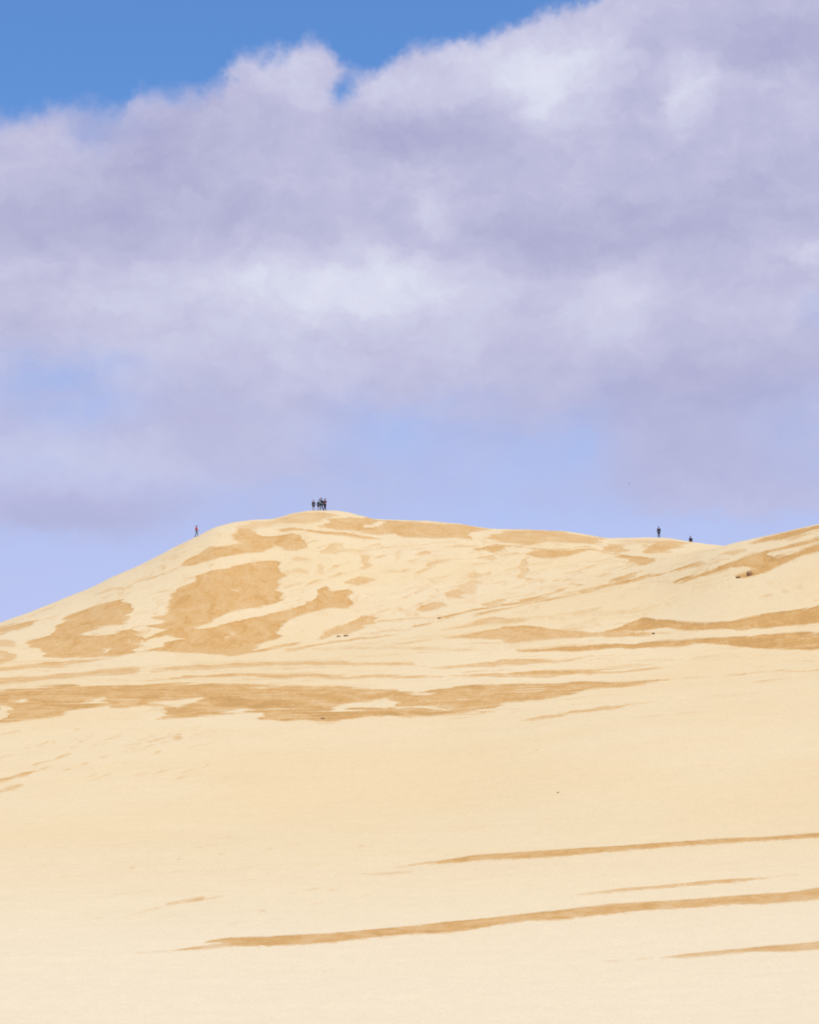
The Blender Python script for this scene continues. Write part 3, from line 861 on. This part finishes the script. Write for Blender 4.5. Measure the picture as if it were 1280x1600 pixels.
def make_person(px, label, top, legs, pose=None, height=1.72, yaw=0.0, bare_legs=False, hat=None, back=0.6, long_sleeves=True):
    a = float(azel(px, 830)[0])
    for _ in range(3):
        rk, zk, _m = knots(a)
        r_ = rk[0][6] - back
        x, y = r_ * math.sin(a), r_ * math.cos(a)
        z = ground_z(x, y)
        u, _v = project(np.array([x]), np.array([y]), np.array([z]))
        a += (px - float(u[0])) / F
    e = bpy.data.objects.new('person', None)
    C.objects.link(e)
    e.location, e.rotation_euler = (x, y, z - 0.02), (0, 0, yaw)
    k = height / 1.74
    e.scale = (k, k, k)
    e['label'], e['category'], e['group'] = label, 'person', 'people standing along the crest of the dune'
    J = skeleton(pose or {})
    body_e = [('pelvis', 'spine'), ('spine', 'chest'), ('chest', 'neck'), ('neck', 'chin'), ('chin', 'head'), ('head', 'crown')]
    for n in 'rl':
        body_e += [('chest', 'sh' + n), ('sh' + n, 'el' + n), ('el' + n, 'wr' + n), ('wr' + n, 'ha' + n),
                   ('pelvis', 'hip' + n), ('hip' + n, 'kn' + n), ('kn' + n, 'an' + n), ('an' + n, 'toe' + n)]
    nodes = {n: (J[n], *rad(n)) for n in J}

    def fingers_face(bm):
        for n in 'rl':
            w_, h_ = Vector(J['wr' + n]), Vector(J['ha' + n])
            dr = (h_ - w_).normalized()
            sd = dr.orthogonal().normalized()
            for q, ln in enumerate((.062, .075, .08, .07)):
                b0 = h_ + sd * (-.027 + .018 * q) + dr * .015
                kn_ = b0 + dr * ln * .55
                taper(bm, b0, kn_, .0085, .008)
                taper(bm, kn_, kn_ + dr * ln * .45 + dr.cross(sd) * .015, .008, .006)
            taper(bm, w_ + dr * .03 + sd * .02, w_ + dr * .075 + sd * .055, .010, .007)
        hd = Vector(J['head'])
        taper(bm, hd + Vector((0, -.085, .01)), hd + Vector((0, -.118, -.03)), .008, .015)      # nose
        for s in (-1, 1):
            ellip(bm, hd + Vector((s * .083, .01, -.01)), (.012, .022, .034), 1)                # ears
            ellip(bm, hd + Vector((s * .032, -.088, .012)), (.013, .007, .008), 1)              # eyelids
        taper(bm, hd + Vector((-.026, -.09, -.062)), hd + Vector((.026, -.09, -.062)), .007, .007)  # lips
    link('body', skinned(nodes, body_e, 'pelvis', 1, fingers_face), M['skin'], e)
    # top
    tn = ['pelvis', 'spine', 'chest', 'shr', 'shl', 'elr', 'ell']
    te = [('pelvis', 'spine'), ('spine', 'chest'), ('chest', 'shr'), ('chest', 'shl'), ('shr', 'elr'), ('shl', 'ell')]
    if long_sleeves:
        tn += ['wrr', 'wrl']
        te += [('elr', 'wrr'), ('ell', 'wrl')]
    link('jacket' if long_sleeves else 'shirt', skinned({n: (J[n], *rad(n, .028)) for n in tn}, te, 'pelvis', 1), M[top], e)
    # lower clothing
    bn, be = ['pelvis'], []
    for n in 'rl':
        if bare_legs:
            hp, kn = Vector(J['hip' + n]), Vector(J['kn' + n])
            J['mid' + n] = tuple(hp.lerp(kn, .82))
            bn += ['hip' + n, 'mid' + n]
            be += [('pelvis', 'hip' + n), ('hip' + n, 'mid' + n)]
        else:
            bn += ['hip' + n, 'kn' + n, 'an' + n]
            be += [('pelvis', 'hip' + n), ('hip' + n, 'kn' + n), ('kn' + n, 'an' + n)]
    RAD['mid'] = (.07, .07)
    link('shorts' if bare_legs else 'trousers', skinned({n: (J[n], *rad(n, .020)) for n in bn}, be, 'pelvis', 1), M[legs], e)
    hd = Vector(J['head'])
    link('hair', bm_mesh(lambda bm: ellip(bm, hd + Vector((0, .014, .03)), (.094, .108, .098), 2,
                                          lambda c_: c_.z < hd.z + .045 - .9 * (c_.y - hd.y + .02) and c_.y < hd.y + .06)), M['hair'], e)
    if hat:
        def brim(bm):
            ellip(bm, hd + Vector((0, .0, .055)), (.105, .115, .085), 2, lambda c_: c_.z < hd.z + .05)
            g_ = bmesh.ops.create_cone(bm, cap_ends=True, segments=20, radius1=.165, radius2=.15, depth=.014)
            for v_ in g_['verts']:
                v_.co += hd + Vector((0, -.01, .058))
        link('hat', bm_mesh(brim), M[hat], e)
    for n in 'rl':
        an, to = Vector(J['an' + n]), Vector(J['toe' + n])

        def shoe(bm, an=an, to=to):
            mdl = (an + to) / 2
            dv = (to - an)
            g_ = bmesh.ops.create_icosphere(bm, subdivisions=2, radius=1.0)
            rot = Matrix.Rotation(math.atan2(dv.x, -dv.y), 3, 'Z')
            for v_ in g_['verts']:
                c_ = Vector((v_.co.x * .048, v_.co.y * .14, max(v_.co.z, -.55) * .055))
                v_.co = rot @ c_ + Vector((mdl.x, mdl.y, min(an.z, to.z) + .012))
        link('shoe', bm_mesh(shoe), M['shoe'], e)
    return e


make_person(490, 'person in charcoal clothes standing apart at the left of the group on the summit', 'charcoal', 'charcoal', height=1.62, yaw=3.5,
            pose={'wrr': (-.30, -.05, .92), 'har': (-.33, -.07, .86)}, bare_legs=True)
make_person(497.8, 'shorter person in dark green top with bare lower legs, second from left on the summit', 'green', 'teal', height=1.55, yaw=2.8, bare_legs=True)
make_person(502.6, 'tallest person of the summit group, in dark teal, with a hand raised', 'teal', 'teal', height=1.82, yaw=3.4,
            pose={'ell': (.30, -.03, 1.55), 'wrl': (.14, -.06, 1.72), 'hal': (.09, -.06, 1.79), 'knr': (-.15, -.05, .49), 'anr': (-.2, .03, .085), 'toer': (-.23, -.14, .035)})
make_person(507.8, 'person in maroon top and dark brimmed hat at the right end of the summit group', 'maroon', 'black', height=1.75, yaw=2.5, hat='black',
            pose={'elr': (-.22, -.12, 1.17), 'wrr': (-.12, -.28, 1.2), 'har': (-.08, -.34, 1.22), 'anl': (.12, .12, .085), 'toel': (.14, -.05, .035)}, long_sleeves=False)
make_person(307.0, 'person in red top and grey trousers walking up the left flank of the dune', 'red', 'grey', height=1.62, yaw=1.5,
            pose={'knr': (-.1, -.2, .52), 'anr': (-.11, -.2, .10), 'toer': (-.12, -.37, .06), 'knl': (.1, .05, .50), 'anl': (.11, .26, .10), 'toel': (.12, .10, .05),
                  'elr': (-.23, .16, 1.17), 'wrr': (-.22, .02, .97), 'har': (-.21, -.04, .92), 'ell': (.23, -.08, 1.15), 'wrl': (.2, -.24, 1.0), 'hal': (.19, -.31, .97)}, hat='pale')
make_person(1029.8, 'lone person in dark navy clothes standing upright on the low right end of the crest', 'navy', 'navy', height=1.76, yaw=3.3,
            pose={'wrr': (-.2, -.08, .9), 'wrl': (.2, -.08, .9), 'har': (-.16, -.12, .86), 'hal': (.16, -.12, .86)})
SIT = {'pelvis': (0, 0, .14), 'spine': (0, .02, .34), 'chest': (0, -.04, .55), 'neck': (0, -.06, .70), 'chin': (0, -.09, .77), 'head': (0, -.095, .86), 'crown': (0, -.08, .94)}
for s, n in ((-1, 'r'), (1, 'l')):
    SIT.update({'sh' + n: (s * .175, -.05, .61), 'el' + n: (s * .23, -.24, .44), 'wr' + n: (s * .12, -.42, .42), 'ha' + n: (s * .05, -.46, .41),
                'hip' + n: (s * .1, -.04, .13), 'kn' + n: (s * .12, -.36, .48), 'an' + n: (s * .12, -.50, .09), 'toe' + n: (s * .14, -.66, .04)})
make_person(1078.8, 'person in dark clothes sitting low on the ridge beside the saddle', 'navy', 'maroon', pose=SIT, height=1.74, yaw=2.7, back=0.8)


def on_ground(px, py):
    """the point of the dune seen in a given direction"""
    a, e = azel(px, py)
    a, e = float(a), float(e)
    prev = None
    r_ = 40.0
    while r_ < 400:
        x, y = r_ * math.sin(a), r_ * math.cos(a)
        if ground_z(x, y) >= r_ * math.tan(e):
            return x, y, ground_z(x, y)
        r_ += 0.5
    return x, y, ground_z(x, y)


def make_clod(px, py, size, label, seed, flat=.55, name='sand_clod'):
    rng = random.Random(seed)
    x, y, z = on_ground(px, py)

    def f(bm):
        g_ = bmesh.ops.create_icosphere(bm, subdivisions=3, radius=1.0)
        axes = [Vector((rng.uniform(-1, 1), rng.uniform(-1, 1), rng.uniform(-.6, 1))).normalized() for _ in range(9)]
        for v_ in g_['verts']:
            c_ = v_.co.copy()
            k = 1.0
            for ax in axes:                                   # broken facets
                dt = c_.dot(ax)
                k = min(k, .74 / max(dt, .05)) if dt > .74 else k
            k *= 1 + .10 * math.sin(c_.x * 7 + seed) * math.cos(c_.y * 6 - c_.z * 5)
            c_ *= k * size
            v_.co = Vector((c_.x * 1.25, c_.y * .8, c_.z * flat * 1.2 + size * .18))
    o = link(name, bm_mesh(f, name), M['clod'])
    o.location = (x, y, z)
    o.rotation_euler = (0, 0, rng.uniform(-.5, .5))
    o['label'], o['category'], o['group'] = label, 'clod', 'dark clods lying on the sand'
    return o


make_clod(529.0, 995, .20, 'left dark clod of the pair lying at the foot of the far dune face', 1)
make_clod(540.5, 995, .26, 'right larger dark clod of the pair lying at the foot of the far dune face', 2, .45)
make_clod(686.5, 967, .20, 'single dark clod at the crease where the right dune meets the far face', 3)
make_clod(1171.5, 899, .34, 'largest dark brown clod at the lower rim of the damp patch on the right dune', 4, .8)
make_clod(1153.5, 903, .27, 'flat brown clod at the tip of the damp strip on the right dune', 5, .4)
make_clod(505, 1124, .16, 'small dark clod at the ragged lower edge of the long damp band', 6)
make_clod(1021, 991, .17, 'small dark clod at the end of the damp strip in the right middle', 7, .4)
make_clod(872, 1239, .085, 'tiny dark clod alone on the smooth pale foreground slope', 8, .5)


def make_bird(px, py, dist, label):
    a, e_ = azel(px, py)
    r_ = dist
    o = bpy.data.objects.new('bird', None)
    C.objects.link(o)
    o.location = (r_ * math.sin(a), r_ * math.cos(a), r_ * math.tan(e_))
    o.rotation_euler = (0, 0, R(70))
    o['label'], o['category'] = label, 'bird'
    link('body', skinned({'tail': ((0, .22, 0), .035, .012), 'rump': ((0, .10, 0), .04, .04), 'breast': ((0, -.06, -.01), .06, .06),
                          'neck': ((0, -.15, .01), .035, .035), 'head': ((0, -.20, .025), .038, .038), 'bill': ((0, -.27, .015), .008, .008)},
                         [('tail', 'rump'), ('rump', 'breast'), ('breast', 'neck'), ('neck', 'head'), ('head', 'bill')], 'breast'), M['bird'], o)
    for s in (-1, 1):
        def wing(bm, s=s):
            prof = [(.03, -.10, .10, .02), (.22, -.13, .09, .10), (.42, -.06, .09, .07), (.58, .06, .10, .0)]
            rings = []
            for x, y0, y1, z in prof:
                rings.append([bm.verts.new((s * x, y, z + dz)) for y, dz in ((y0, 0), ((y0 + y1) / 2, .012), (y1, 0), ((y0 + y1) / 2, -.006))])
            for p, q in zip(rings, rings[1:]):
                for k in range(4):
                    bm.faces.new((p[k], p[(k + 1) % 4], q[(k + 1) % 4], q[k]))
            bm.faces.new(rings[0]); bm.faces.new(rings[-1][::-1])
            bmesh.ops.recalc_face_normals(bm, faces=bm.faces)
        link('wing', bm_mesh(wing), M['bird'], o)


make_bird(983, 755.5, 900, 'tiny dark bird gliding in the pale sky above the right end of the crest')
print('ground vertices', len(verts))
